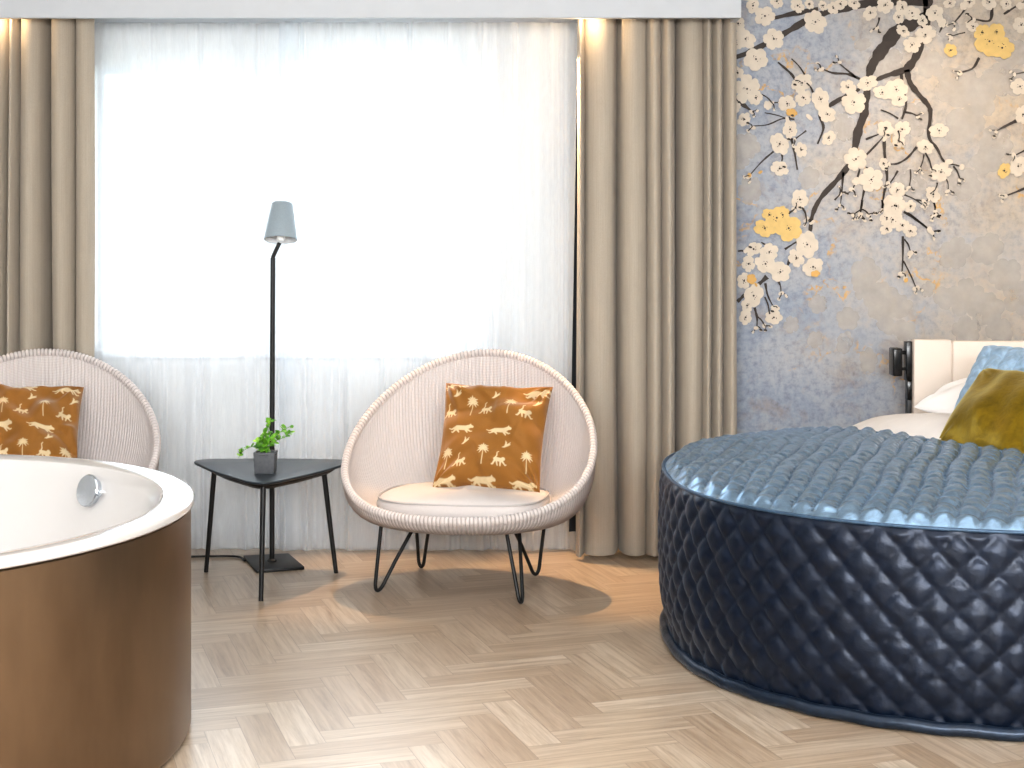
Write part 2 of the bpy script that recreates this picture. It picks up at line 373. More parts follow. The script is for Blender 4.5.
# mural wall panel
MY = 6.50
mur = mesh('wall_mural', [(.84, MY, -.02), (XR, MY, -.02), (XR, MY, ZC), (.84, MY, ZC), (.84, WY, -.02), (.84, WY, ZC)], [(0, 1, 2, 3), (4, 0, 3, 5)], M['mural'], smooth=False)
tag(mur, 'blue and beige wallpaper mural of a flowering cherry branch', kind='structure')
SM = F / MY
def mz(x, y): return ((720 + x/3.368 - 512) / SM, HC - (y/3.368 - HY) / SM)
U = 1 / 3.368 / SM                           # one traced unit in metres
br, fl, yl, og, gh, dot = [], [], [], [], [], []
br += [[(700,-230,30),(690,-120,32),(705,-40,30),(700,0,30),(692,50,28),(655,78,40),(600,100,44),(560,150,44),(527,195,36),(505,240,26),(492,330,22),(486,380,26),(465,440,28),(452,505,24),(430,560,20),(390,610,18),(340,665,16),(312,720,14),(303,779,11)],
 [(700,30,28),(690,90,26),(668,170,25),(640,220,28),(610,240,22),(560,255,15),(520,272,12)],
 [(628,235,18),(640,280,18),(670,320,16),(700,355,16),(708,385,14),(703,460,11),(730,500,9),(755,545,7),(790,555,5),(815,562,4)],
 [(700,10,26),(600,8,22),(500,12,26),(430,25,26),(350,45,20),(290,70,22),(230,105,20),(150,150,22),(90,180,18),(30,200,14)],
 [(330,30,14),(250,45,18),(180,62,9)],[(610,250,10),(615,300,8),(626,350,9),(612,402,7)],[(622,378,7),(662,390,4)],
 [(475,268,10),(430,250,8),(380,246,7),(338,230,4)],[(458,262,8),(420,230,5),(398,212,3)],
 [(470,300,12),(420,325,14),(370,355,14),(335,385,10),(348,430,8),(328,485,5)],[(250,402,6),(210,400,5),(160,420,4),(108,425,2)],
 [(235,455,10),(248,500,8),(260,572,5)],[(180,510,7),(140,545,5),(98,592,3)],[(552,460,10),(554,520,10),(562,600,9),(552,650,8),(545,708,5)],
 [(662,495,9),(632,530,7),(600,550,6),(572,553,4)],[(415,580,8),(410,640,5),(405,690,3)],[(485,640,7),(475,690,5),(472,725,4)],[(478,705,4),(500,722,3)],[(474,705,4),(452,720,3)],
 [(618,655,5),(682,690,3)],[(628,714,6),(670,745,5),(712,780,4)],[(916,28,12),(906,70,8),(848,64,4)],[(872,195,10),(850,230,7),(806,246,4)],
 [(1012,400,14),(970,420,9),(928,442,4)],[(1060,490,8),(990,525,4)],[(1060,620,9),(1000,645,7),(955,662,4)],[(1060,240,8),(992,250,4)],[(955,48,8),(1000,20,6),(1060,-10,6)],
 [(195,210,5),(240,250,9),(252,272,4)],[(240,198,4),(285,252,5)],[(290,280,4),(312,312,6)],[(40,328,14),(80,355,13),(108,376,4)],
 [(208,520,6),(205,552,4)],[(230,720,6),(252,702,3)],[(280,700,5),(290,742,3)],[(490,470,7),(548,448,4)],[(488,526,8),(550,460,4)],[(598,575,7),(568,622,4)],[(640,570,5),(637,628,4)],
 [(690,515,5),(712,572,4)],[(686,520,5),(672,570,4)],[(718,680,5),(722,722,4)],[(785,560,5),(806,602,3)],[(825,30,7),(785,80,4)],[(745,85,7),(738,110,5)],[(535,60,6),(525,92,3)],[(490,565,7),(510,580,5)],[(470,570,7),(445,640,4)],
 [(140,318,3),(175,348,4)],[(150,380,3),(225,400,4)],[(290,440,5),(250,470,4)],[(730,615,4),(722,640,3)],[(760,600,4),(768,640,3)],[(540,370,4),(600,400,6)],[(598,440,6),(600,475,3)],[(825,110,4),(780,122,3)]]
Z2 = 673.6
br += [[(x, y + Z2, w) for x, y, w in q] for q in [
 [(478,0,7),(470,48,4)],[(472,30,4),(498,48,3)],[(545,0,9),(545,32,4)],[(618,40,8),(665,70,7),(712,108,4)],[(615,122,9),(615,190,6),(612,245,4)],[(617,205,5),(640,250,5),(660,296,4)],[(620,132,6),(640,172,4)],
 [(108,152,8),(132,176,5)],[(138,142,4),(172,172,7)],[(258,140,4),(218,166,7)],[(236,186,12),(222,232,6)],[(158,258,16),(120,292,10)],[(152,280,8),(160,320,6),(178,358,4)],[(150,326,4),(166,384,5)],[(195,272,7),(205,312,3)],[(116,362,9),(124,395,7),(124,425,3)],[(122,390,6),(150,424,3)],[(58,342,12),(82,318,9)],[(86,205,12),(104,212,6)],[(275,25,6),(290,64,3)],[(230,42,6),(250,36,5)],[(60,172,6),(82,174,4)],[(385,0,5),(402,-20,4)],[(660,0,6),(685,8,4)],[(720,10,6),(722,40,3)]]]
fl += [(320,75,42),(405,15,30),(150,55,42),(110,20,32),(190,5,30),(260,20,32),(380,28,26),(450,12,28),(505,45,32),(555,18,34),(612,25,30),(645,45,36),(722,45,36),(772,12,26),(838,8,26),(690,118,38),(645,152,30),(615,105,26),(180,132,36),(85,132,38),(52,152,22),(120,200,42),(58,245,24),(90,300,50),(48,360,22),(80,402,26),(275,280,38),(280,330,30),(338,335,40),(225,350,30),(360,385,30),(235,436,32),(200,485,40),(272,505,26),(200,568,32),(430,295,28),(450,345,42),(496,280,36),(545,312,32),(592,302,40),(602,335,28),(456,536,40),(508,605,42),(556,436,30),(612,436,32),(736,440,34),(690,495,30),(742,580,38),(716,655,30),(586,692,42),(268,672,36),(580,740,36),(596,640,28),(365,465,28),(550,552,22),(600,475,24),(905,8,32),(962,14,26),(1012,85,28),(1018,386,32),(1002,560,36),(1012,20,20),(1008,292,32),(640,695,22),(460,610,18),(330,610,0),(770,545,14),(820,20,18),(120,330,26),(300,395,14),(160,355,16),(345,20,22),(300,15,22),(600,60,26),(680,70,26),(745,75,20),(60,80,24),(70,110,20),(850,90,24)]
fl += [(x, y + Z2, r) for x, y, r in [(292,150,46),(312,225,38),(256,195,32),(202,242,36),(152,215,38),(112,165,30),(112,322,44),(80,272,28),(180,395,30),(85,395,26),(165,175,32),(95,215,28),(592,20,38),(560,96,26),(612,86,26),(560,60,28),(640,104,24),(705,100,12),(640,180,12),(612,248,10),(655,300,10),(622,265,10),(90,355,24),(185,365,16)]]
fl += [(random.uniform(30, 1060), random.uniform(-230, -25), random.uniform(26, 46)) for _ in range(46)]
yl += [(905,140,52),(948,162,42),(880,110,30),(775,170,24),(955,575,28),(930,108,30)] + [(x, y + Z2, r) for x, y, r in [(150,95,38),(190,60,42),(230,95,46),(210,50,30),(165,50,26)]]
og += [(240,380,20),(98,590,10),(135,580,8)] + [(x, y + Z2, r) for x, y, r in [(105,266,18),(320,248,16),(120,285,8),(625,270,10)]]
gh += [(x, y + Z2, r) for x, y, r in [(490,250,58),(545,340,66),(480,300,40),(600,360,50),(830,330,66),(900,370,60),(790,180,60),(900,165,60),(500,540,44),(420,480,40),(620,440,44),(940,440,50),(830,440,50),(330,350,34),(430,400,40),(560,420,40),(700,300,30),(960,250,60),(240,420,30),(760,330,44),(1010,330,60),(320,470,30)]]
gh += [(90,490,48),(700,210,60),(800,290,80),(880,330,70),(960,270,80),(820,420,80),(930,480,60),(480,150,30),(420,430,50),(300,600,40),(640,630,60),(820,620,60),(900,540,60),(560,210,60),(760,90,50),(100,640,50),(660,400,60),(980,180,60),(60,540,40),(380,560,40)]
tw = []                                     # twig ends carry buds
for q in br:
    x, y, w = q[-1]
    if w <= 4: tw.append((x + random.uniform(-4, 4), y + random.uniform(-2, 6), random.uniform(7, 13)))
fork = []
for q in list(br):                           # small forks at the twig ends
    x, y, w = q[-1]; px, py, _ = q[-2]
    if w <= 4 and len(q) <= 4:
        a = math.atan2(y - py, x - px)
        for da in (-.75, .6):
            l = random.uniform(14, 24); ex, ey = x + l*math.cos(a+da), y + l*math.sin(a+da)
            fork.append([(x, y, 4), (ex, ey, 3)]); tw.append((ex, ey, random.uniform(5, 8)))
            fork.append([(ex - 5, ey - 2, 5), (ex + 3, ey + 2, 7)])
br += fork
# the same print goes on to the right, past the edge of the photograph
def rep(lst): return lst + [(x + 1010 + random.uniform(-15, 15), y * .96 + 30, r) for x, y, r in lst]
fl, yl, og, gh, tw = map(rep, (fl, yl, og, gh, tw)); br = br + [[(x + 1010, y * .96 + 30, w) for x, y, w in q] for q in br]

def strip_mesh(name, lines, mat, y, parent):
    b = MB()
    for q in lines:
        P = bez(q, 7) if len(q) > 2 else bez([q[0], ((q[0][0]+q[1][0])/2 + 3, (q[0][1]+q[1][1])/2 - 2, (q[0][2]+q[1][2])/2), q[1]], 5)
        L = []; R = []
        for i, p in enumerate(P):
            a = P[max(i-1, 0)]; c = P[min(i+1, len(P)-1)]; dx, dy = c[0]-a[0], c[1]-a[1]; l = math.hypot(dx, dy) or 1
            w = max(p[2], 2.5) * .5 * (1 + .14 * math.sin(i * .8 + q[0][0]) + .08 * math.sin(i * 1.7 + q[0][1])); nx, ny = -dy/l*w, dx/l*w
            X, Z = mz(p[0]+nx, p[1]+ny); L.append((X, y, Z)); X, Z = mz(p[0]-nx, p[1]-ny); R.append((X, y, Z))
        n = len(P); b.add(L + R, [(i, i+1, n+i+1, n+i) for i in range(n-1)])
    return b.build(name, mat, parent, smooth=False)
def petals_mesh(name, lst, mat, y, parent, step=.00003):
    b = MB()
    for i, (x, yy, r) in enumerate(lst):
        if r <= 0: continue
        n = 50; a0 = random.uniform(0, 6.28); sq = random.uniform(.68, 1.0); th = random.uniform(0, 3.14); v = []
        X0, Z0 = mz(x, yy)
        for k in range(n):
            t = 2*PI*k/n
            if r > 14: rad = (1.04 if yy > 70 else .88) * r * (.66 + .34 * abs(math.cos(2.5*(t - a0))) ** .42 * (1 + .06 * math.sin(7*t + i))) * (1 - .07 * max(0, math.cos(5*(t-a0)*1.0)) ** 14)
            else: rad = r * (.85 + .15 * math.cos(2*t + a0))
            px, pz = rad * math.cos(t), rad * math.sin(t) * sq
            v.append((X0 + (px*math.cos(th) - pz*math.sin(th)) * U, y - step*i, Z0 + (px*math.sin(th) + pz*math.cos(th)) * U))
        b.add(v, [tuple(range(n))])
    return b.build(name, mat, parent, smooth=False)
petals_mesh('pale_blossom_print', gh, M['ghost'], MY - .0008, mur)
strip_mesh('branch_print', br, M['branch'], MY - .0042, mur)
petals_mesh('blossom_print', fl + tw, M['blossom'], MY - .0046, mur, .00001)
petals_mesh('golden_blossom_print', yl, M['blossom_gold'], MY - .0082, mur, .00003)
petals_mesh('orange_blossom_print', og, M['blossom_orange'], MY - .0090, mur, .00003)
b = MB()                                    # stamens and a few twigs over the flowers
for (x, y, r) in fl + yl:
    if r < 22: continue
    for k in range(6):
        a = random.uniform(0, 6.28); d = 0 if k == 0 else r * random.uniform(.15, .34); q = (3.6 if k == 0 else 1.4)
        X, Z = mz(x + d*math.cos(a), y + d*math.sin(a)); b.add([(X + q*U*math.cos(j*PI/3), MY - .0100, Z + q*U*math.sin(j*PI/3)) for j in range(6)], [tuple(range(6))])
b.build('stamen_print', M['branch'], mur, smooth=False)
strip_mesh('twig_print', [q for i, q in enumerate(br) if q[0][2] < 7 and i % 3 == 0], M['branch'], MY - .0098, mur)

# ------------------------------------------------------------------ curtains
def drape(name, X, Yc, amp, z0, z1, mat, parent=None, nz=40, seed=1, flare=.15, top_tight=.75):
    """X: sheet line as (n,) world x, amp: (n,) fold offset in y"""
    rg = np.random.default_rng(seed); n = len(X); zs = np.linspace(z0, z1, nz); t = (zs - z0) / (z1 - z0)
    P = np.zeros((n, nz, 3)); ph = rg.uniform(0, 6, 6)
    for j in range(nz):
        k = 1 - (1 - top_tight) * t[j] ** 3
        wob = .004 * np.sin(X * 23 + ph[0] + t[j] * 3) + .004 * np.sin(X * 11 + ph[1] - t[j] * 4)
        P[:, j, 0] = X + wob * (1 - t[j]) ; P[:, j, 1] = Yc + amp * k + wob; P[:, j, 2] = zs[j]
    return grid(name, P, mat, parent)
def fold_line(folds, depth, n_per=18, seed=3):
    """irregular pleats: each (x0, x1) is the broad front face of one fold, with a narrow deep valley after it"""
    rg = np.random.default_rng(seed); xs = []; ys = []
    for i, (a, b) in enumerate(folds):
        d = depth * rg.uniform(.75, 1.1)
        for k in range(n_per):
            t = k / (n_per - 1); xs.append(a + (b - a) * t); ys.append(-d * math.sin(PI * (.06 + .88 * t)) ** .7 * (1 + .25 * (rg.uniform() - .5) * 0))
        if i + 1 < len(folds):
            c = folds[i+1][0]; v = min(.105, .3 * depth + (c - b) * 2.2)
            for k in range(1, 10):
                t = k / 10; xs.append(b + (c - b) * t + .006 * math.sin(2*PI*t)); ys.append(v * math.sin(PI * t) - .012)
    return np.array(xs), np.array(ys)
CY = 6.37; sC = F / CY
pk = [((a - 512) / sC, (b_ - 512) / sC) for a, b_ in ((577, 583), (587, 613), (623, 645), (648, 660), (662, 673), (681, 702), (704, 711), (714, 722), (725, 736))]
cr = empty('curtain', (.6, CY, 0)); tag(cr, 'taupe floor length curtain beside the cherry blossom mural', 'curtain', 'taupe curtains')
cr['group'] = 'taupe curtains'
x, y = fold_line(pk, .066, seed=5)
drape('panel', x - .6, 0, y, .018, 2.30, M['curtain'], cr, seed=4)
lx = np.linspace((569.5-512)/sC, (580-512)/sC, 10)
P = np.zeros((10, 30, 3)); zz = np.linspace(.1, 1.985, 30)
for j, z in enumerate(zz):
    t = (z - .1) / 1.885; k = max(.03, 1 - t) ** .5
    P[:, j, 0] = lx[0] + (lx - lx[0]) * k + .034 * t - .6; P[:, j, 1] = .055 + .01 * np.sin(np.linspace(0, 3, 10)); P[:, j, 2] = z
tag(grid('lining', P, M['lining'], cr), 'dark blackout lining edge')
cl = empty('curtain', (-2.2, CY, 0)); tag(cl, 'taupe floor length curtain behind the woven chair by the bath', 'curtain', 'taupe curtains')
pk = [((a - 512) / sC, (b_ - 512) / sC) for a, b_ in ((-170, -142), (-134, -112), (-104, -72), (-64, -46), (-40, -12), (-6, 7), (11, 19), (22, 42), (53, 73), (77, 95))]
x, y = fold_line(pk, .066, seed=9)
drape('panel', x + 2.2, 0, y, .018, 2.30, M['curtain'], cl, seed=8)
def sheer(name, x0, x1, label, seed, Yc):
    rg = np.random.default_rng(seed); n = 520; X = np.linspace(x0, x1, n); a = np.zeros(n)
    for fq, am in ((9, .006), (17, .006), (31, .008), (47, .007), (71, .003)):
        a += am * np.sin(fq * X * 1.9 + rg.uniform(0, 6.28) + 1.4 * np.sin(X * fq * .37 + rg.uniform(0, 6)))
    w = a.copy(); zs = np.linspace(.012, 2.29, 50); P = np.zeros((n, 50, 3))
    for j, z in enumerate(zs):
        t = z / 2.3; pl = .010 * np.sin(X * 62 + 2 * np.sin(X * 5)) * max(0, t - .55) ** 2 * 5
        P[:, j, 0] = X + .006 * np.sin(X * 40 + t * 2); P[:, j, 1] = Yc + w * (1.1 - .4 * t) + pl + .004 * math.sin(3 * t); P[:, j, 2] = z
    o = grid(name, P, M['sheer']); tag(o, label, 'sheer curtain', 'white sheer curtains'); return o
sheer('sheer_curtain', -1.85, -.945, 'white sheer curtain panel behind the floor lamp and black side table', 2, 6.495)
sheer('sheer_curtain', -1.005, .29, 'white sheer curtain panel behind the woven chair with the plump grey seat pad', 6, 6.475)

# ------------------------------------------------------------------ pillows
def pillow(name, TL, TR, BR, BL, thick, mat, parent=None, n=60, pinch=.045, paint=None, wr=.004, seed=1, puff=.5, quilt=None, crease=0):
    TL, TR, BR, BL = (np.array(p, float) for p in (TL, TR, BR, BL))
    u = np.linspace(0, 1, n); U_, V_ = np.meshgrid(u, u, indexing='ij'); a = 2*U_-1; b = 2*V_-1
    # edges bow inwards, corners stay
    Uu = .5 + .5 * a * (1 - pinch * (1 - b*b)); Vv = .5 + .5 * b * (1 - pinch * (1 - a*a))
    Pm = (BL * ((1-Uu)*(1-Vv))[..., None] + BR * (Uu*(1-Vv))[..., None] + TL * ((1-Uu)*Vv)[..., None] + TR * (Uu*Vv)[..., None])
    N = np.cross((BR + TR - BL - TL) / 2, (TL + TR - BL - BR) / 2); N /= np.linalg.norm(N)
    prof = np.clip((1 - a**2) * (1 - b**2), 0, 1) ** puff
    rg = np.random.default_rng(seed); w = np.zeros_like(a)
    for _ in range(7):
        k = rg.uniform(3, 12); th = rg.uniform(0, 6.28); w += np.sin(k*(a*math.cos(th) + b*math.sin(th)) + rg.uniform(0, 6))
    for sa in (-1, 1):
        for sb in (-1, 1):
            d = np.hypot(a - sa, b - sb); an = np.arctan2(b - sb, a - sa); w += 2.2 * np.sin(an * 13 + rg.uniform(0, 6)) * np.exp(-(d * 2.6)**2)
    h = prof * thick / 2 + wr * w * np.minimum(1, prof * 2.2) * .5
    if crease:
        for _ in range(16):                  # soft pulled creases running in from the edges
            th = rg.uniform(0, 6.28); ex, ey = 1.0 * math.cos(th), 1.0 * math.sin(th); m_ = max(abs(ex), abs(ey)); ex, ey = ex / m_, ey / m_
            dx, dy = -ex + rg.uniform(-.6, .6), -ey + rg.uniform(-.6, .6); l = math.hypot(dx, dy); dx, dy = dx / l, dy / l
            al = (a - ex) * dx + (b - ey) * dy; ac = -(a - ex) * dy + (b - ey) * dx + .06 * np.sin(al * 4 + th)
            h = h + crease * rg.choice((-1, 1, 1)) * np.exp(-(ac / rg.uniform(.05, .10)) ** 2) * np.exp(-(al / rg.uniform(.5, 1.0)) ** 2) * np.minimum(1, prof * 3)
    if quilt is not None: h = h + quilt(a, b) * np.minimum(1, prof * 4)
    front = Pm + N * h[..., None]; back = Pm - N * (prof * thick / 2)[..., None]
    V = np.concatenate([front.reshape(-1, 3), back.reshape(-1, 3)])
    f = grid_faces(n, n); fb = f[:, ::-1] + n*n; ids = np.arange(n*n).reshape(n, n)
    rim = np.concatenate([ids[0, :], ids[1:, -1], ids[-1, -2::-1], ids[-2:0:-1, 0]]); r2 = np.roll(rim, -1)
    side = np.stack([r2, rim, rim + n*n, r2 + n*n], -1)
    col = None
    if paint is not None:
        c = paint(U_, V_); cb = np.broadcast_to(np.array(srgb(146, 97, 26)), c.shape); col = np.concatenate([c.reshape(-1, 4), cb.reshape(-1, 4)])
    o = mesh(name, V, np.concatenate([f, fb, side]), mat, parent, col=col)
    bm = bmesh.new(); bm.from_mesh(o.data); bmesh.ops.recalc_face_normals(bm, faces=bm.faces); bm.to_mesh(o.data); bm.free()
    return o

def caps(U_, V_, segs, asp=1.0):
    m = np.full(U_.shape, 9.0)
    for (x0, y0, r0, x1, y1, r1) in segs:
        dx, dy = x1-x0, y1-y0; L = dx*dx + dy*dy + 1e-12
        t = np.clip(((U_-x0)*dx + (V_-y0)*dy) / L, 0, 1)
        m = np.minimum(m, np.hypot(U_-x0-t*dx, V_-y0-t*dy) - (r0 + (r1-r0)*t))
    return m
def m_palm(x, y, s=1.25):
    q = [(x, y - .075*s, .0045, x + .006, y + .03*s, .0035)]
    for k in range(11):
        a = PI * (-.25 + 1.5 * k / 10); L = .042 * s * (1 if k % 2 else .86); cx, cy = x + .006, y + .035*s
        q.append((cx, cy, .004, cx + L*.65*math.cos(a), cy + L*.65*math.sin(a) + .006, .0075)); q.append((cx + L*.6*math.cos(a), cy + L*.6*math.sin(a) + .006, .007, cx + L*1.1*math.cos(a), cy + L*1.1*math.sin(a) - .004, .002))
    return q
def m_cat(x, y, s=1.2):
    P = lambda a, b: (x + a*s, y + b*s)
    S = []
    def c(a, b, r, d, e, r2): S.append((*P(a, b), r*s, *P(d, e), r2*s))
    c(-.05, .008, .016, .03, .004, .019); c(.03, .006, .018, .066, .018, .014); c(.066, .018, .014, .082, .014, .010); c(.062, .028, .006, .066, .034, .004)
    c(-.06, .010, .010, -.095, .0, .005); c(-.095, .0, .005, -.118, .008, .003)
    c(.035, -.005, .009, .07, -.026, .005); c(.07, -.026, .005, .082, -.024, .004); c(.025, -.008, .009, .045, -.034, .005); c(-.05, .0, .012, -.03, -.026, .005); c(-.056, .0, .011, -.085, -.022, .005); c(-.085, -.022, .005, -.095, -.018, .004)
    return S
def m_monkey(x, y, s=1.28):
    S = []
    def c(a, b, r, d, e, r2): S.append((x + a*s, y + b*s, r*s, x + d*s, y + e*s, r2*s))
    c(-.022, .002, .013, .022, .0, .014); c(.024, .004, .012, .034, .012, .013); c(-.024, .004, .006, -.012, .03, .004); c(-.012, .03, .004, -.014, .055, .0035); c(-.014, .055, .0035, -.004, .064, .003)
    c(-.02, .0, .008, -.04, -.03, .005); c(-.04, -.03, .005, -.05, -.032, .004); c(-.014, -.002, .008, -.008, -.036, .004); c(.016, -.002, .008, .012, -.036, .004); c(.022, .0, .008, .046, -.028, .004); c(.046, -.028, .004, .054, -.024, .003)
    return S
def m_bird(x, y, s=1.3):
    S = []
    def c(a, b, r, d, e, r2): S.append((x + a*s, y + b*s, r*s, x + d*s, y + e*s, r2*s))
    c(-.014, -.014, .006, .014, .006, .008); c(.014, .006, .008, .028, .010, .003); c(.002, .0, .008, -.006, .034, .002); c(-.004, -.004, .008, .0, .022, .005); c(.004, .0, .007, .03, .024, .002); c(-.012, -.012, .006, -.026, -.018, .002)
    return S
def print_paint(motifs):
    S = [q for mt in motifs for q in mt]
    def f(U_, V_):
        d = np.full(U_.shape, 9.0)
        for mt in motifs:
            xs = [q[0] for q in mt] + [q[3] for q in mt]; ys = [q[1] for q in mt] + [q[4] for q in mt]
            sel = (U_ > min(xs)-.03) & (U_ < max(xs)+.03) & (V_ > min(ys)-.03) & (V_ < max(ys)+.03)
            if sel.any(): d[sel] = np.minimum(d[sel], caps(U_[sel], V_[sel], mt))
        k = np.clip(.5 - d / .006, 0, 1)[..., None]
        return np.array(srgb(146, 97, 26)) * (1 - k) + np.array(srgb(214, 194, 156)) * k
    return f
mot1 = [m_palm(.30, .73), m_palm(.68, .73), m_palm(.10, .24), m_palm(.48, .24), m_palm(.88, .23), m_monkey(.08, .68), m_monkey(.45, .70), m_monkey(.83, .67), m_monkey(.25, .19), m_monkey(.64, .19),
        m_cat(.24, .50), m_cat(.62, .49), m_cat(.14, .93), m_cat(.90, .91), m_cat(.53, 1.15), m_cat(.12, .03), m_cat(.49, .03), m_cat(.87, .03), m_bird(.16, .83), m_bird(.53, .84), m_bird(.29, .37), m_bird(.69, .35), m_bird(.92, .79)]
mot2 = []
for o_ in (0, -.40):
    mot2 += [m_cat(.49 + o_, .92), m_cat(.88 + o_, .90), m_cat(.28 + o_, .47), m_cat(.68 + o_, .46), m_bird(.56 + o_, .80), m_bird(.95 + o_, .78), m_palm(.29 + o_, .68), m_palm(.69 + o_, .66), m_monkey(.47 + o_, .64), m_monkey(.87 + o_, .64),
             m_palm(.50 + o_, .22), m_palm(.89 + o_, .21), m_monkey(.70 + o_, .20), m_cat(.49 + o_, .03), m_cat(.88 + o_, .03), m_bird(.75 + o_, .34)] if o_ == 0 else [m_cat(.49 + o_, .92), m_cat(.28 + o_ * .9, .47), m_bird(.56 + o_, .80), m_monkey(.47 + o_, .64), m_palm(.50 + o_, .22), m_monkey(.70 + o_, .20)]

# ------------------------------------------------------------------ the woven chairs
def make_chair(loc, yaw, label):
    root = empty('lounge_chair', loc, yaw); tag(root, label, 'chair', 'round woven lounge chairs')
    NR = 200; nt = NR * 6; t = np.linspace(0, 2*PI, nt, endpoint=False); nv = 44; zb = .268
    rx, ry = .485 * np.sin(t), -.40 * np.cos(t); rz = .328 + .552 * ((1 - np.cos(t)) / 2) ** 1.5
    v = np.linspace(0, 1, nv) ; th = v * PI / 2
    g = .60 + .40 * np.cos(th) + .02 * np.sin(2*th)
    P = np.zeros((nt, nv, 3)); P[..., 0] = rx[:, None] * g; P[..., 1] = ry[:, None] * g
    P[..., 2] = zb + (rz[:, None] - zb) * (1 - np.sin(th)) ** 1.05
    # base disc
    nb = 8; Q = np.zeros((nt, nb, 3)); k = np.linspace(1, .05, nb + 1)[1:]
    Q[..., 0] = rx[:, None] * .60 * k; Q[..., 1] = ry[:, None] * .60 * k; Q[..., 2] = zb - .004 * (1 - k)
    P = np.concatenate([P, Q], 1)
    du = np.roll(P, -1, 0) - np.roll(P, 1, 0); dv = np.gradient(P, axis=1); N = np.cross(du, dv); N /= np.linalg.norm(N, axis=-1, keepdims=True) + 1e-9
    rib = np.abs(np.sin(t * NR / 2)) ** .8
    P = P + N * (.0062 * (rib - .5))[:, None, None]
    vv = np.concatenate([v, 1 + .5 * (1 - k)])
    uv = np.stack([np.broadcast_to((t / (2*PI))[:, None], P.shape[:2]), np.broadcast_to(vv[None], P.shape[:2])], -1).reshape(-1, 2)
    sh = grid('woven_shell', P, M['loom'], root, cu=True, uv=uv)
    md = sh.modifiers.new('thickness', 'SOLIDIFY'); md.thickness = .012; md.offset = 0
    # rolled rim with wrapped strands
    n2 = 14; a = np.linspace(0, 2*PI, n2, endpoint=False); C = np.stack([rx, ry, rz], -1)
    T = np.roll(C, -1, 0) - np.roll(C, 1, 0); T /= np.linalg.norm(T, axis=-1, keepdims=True)
    Z = np.array((0, -.55, .83)); B = np.cross(T, Z); B /= np.linalg.norm(B, axis=-1, keepdims=True); Nn = np.cross(B, T)
    rr = .0135 + .0052 * (rib - .5)
    R = C[:, None] + (np.cos(a)[None, :, None] * B[:, None] + np.sin(a)[None, :, None] * Nn[:, None] * 1.25) * rr[:, None, None]
    uv = np.stack([np.broadcast_to((t / (2*PI))[:, None], (nt, n2)), np.broadcast_to((a / 30)[None], (nt, n2))], -1).reshape(-1, 2)
    grid('rim', R, M['loom'], root, cu=True, cv=True, uv=uv)
    # seat pad: soft rounded slab
    n = 84; a = np.linspace(0, 2*PI, n, endpoint=False); ex = 2/2.9
    ox = .325 * np.sign(np.cos(a)) * np.abs(np.cos(a)) ** ex; oy = -.085 + .255 * np.sign(np.sin(a)) * np.abs(np.sin(a)) ** ex
    prof = [(0, .340), (.5, .337), (.85, .335), (.96, .340), (.995, .352), (1.0, .372), (.995, .390), (.965, .404), (.86, .414), (.5, .420), (.2, .421), (0, .421)]
    P = np.zeros((n, len(prof), 3))
    for j, (s, z) in enumerate(prof):
        s = max(s, .004); P[:, j, 0] = ox * s; P[:, j, 1] = -.085 + (oy + .085) * s; P[:, j, 2] = z - .024 + .006 * np.sin(ox * 9 + 1) * (z > .38)
    pad = grid('seat_cushion', P, M['pad'], root, cu=True); tag(pad, 'pale grey seat pad with piped edge')
    for z in (.376, .318):
        b = MB(); k = .978; b.tube([(ox[i % n] * k, -.085 + (oy[i % n] + .085) * k, z + (.006 * math.sin(ox[i % n] * 9 + 1) if z > .38 else 0)) for i in range(n + 1)], .0042, 6, False); b.build('piping', M['piping'], pad)
    return root
def chair_legs(root, legs):
    M4 = root.matrix_basis.inverted() if hasattr(root, 'matrix_basis') else None
    M4 = (Matrix.Translation(root.location) @ Matrix.Rotation(root.rotation_euler.z, 4, 'Z')).inverted()
    for foot, a, bq in legs:
        Fp = M4 @ Vector(foot); A = M4 @ Vector(a); B = M4 @ Vector(bq); r = .0072
        Fp = Vector((Fp.x, Fp.y, r)); ua = (A - Fp).normalized(); ub = (B - Fp).normalized()
        # run the rods on up to the underside of the shell
        A = Fp + ua * ((.285 - r) / max(ua.z, .2)); B = Fp + ub * ((.285 - r) / max(ub.z, .2))
        d = .055; pts = [A]
        p0 = Fp + ua * d; p2 = Fp + ub * d; side = (ub - ua); side.z = 0; side = side.normalized() * .014
        p0 = p0 - side * .6; p2 = p2 + side * .6
        for k in range(1, 9): pts.append(A.lerp(p0, k / 8))
        for k in range(1, 12):
            t = k / 12; pts.append(p0 * (1-t)**3 + (Fp - side) * 3 * t * (1-t)**2 + (Fp + side) * 3 * t*t * (1-t) + p2 * t**3)
        for k in range(0, 9): pts.append(p2.lerp(B, k / 8))
        zmin = min(p.z for p in pts)
        pts = [p - Vector((0, 0, (zmin - r) * max(0, 1 - p.z / .12))) for p in pts]
        b = MB(); b.tube(pts, r, 10); b.build('leg', M['black'], root)
CH = make_chair((-.168, 5.83, 0), -.19, 'white round woven lounge chair on hairpin legs between side table and taupe curtain')
legs_w = [((-.518, 5.736, 0), (-.50, 5.75, .26), (-.384, 5.85, .23)), ((.035, 5.547, 0), (-.02, 5.62, .253), (.027, 5.70, .236)),
          ((-.374, 6.165, 0), (-.385, 6.10, .171), (-.34, 6.05, .177)), ((.098, 6.027, 0), (.128, 6.0, .214), (.031, 5.90, .169))]
chair_legs(CH, legs_w)
# its neighbour: a copy turned the other way
def copy_tree(o, parent=None):
    c = o.copy(); COL.objects.link(c); c.parent = parent
    for ch in o.children: copy_tree(ch, c)
    return c
CH2 = copy_tree(CH); CH2.location = (-1.885, 5.86, 0); CH2.rotation_euler.z = .16
CH2['label'] = 'white round woven lounge chair half hidden behind the bath tub'

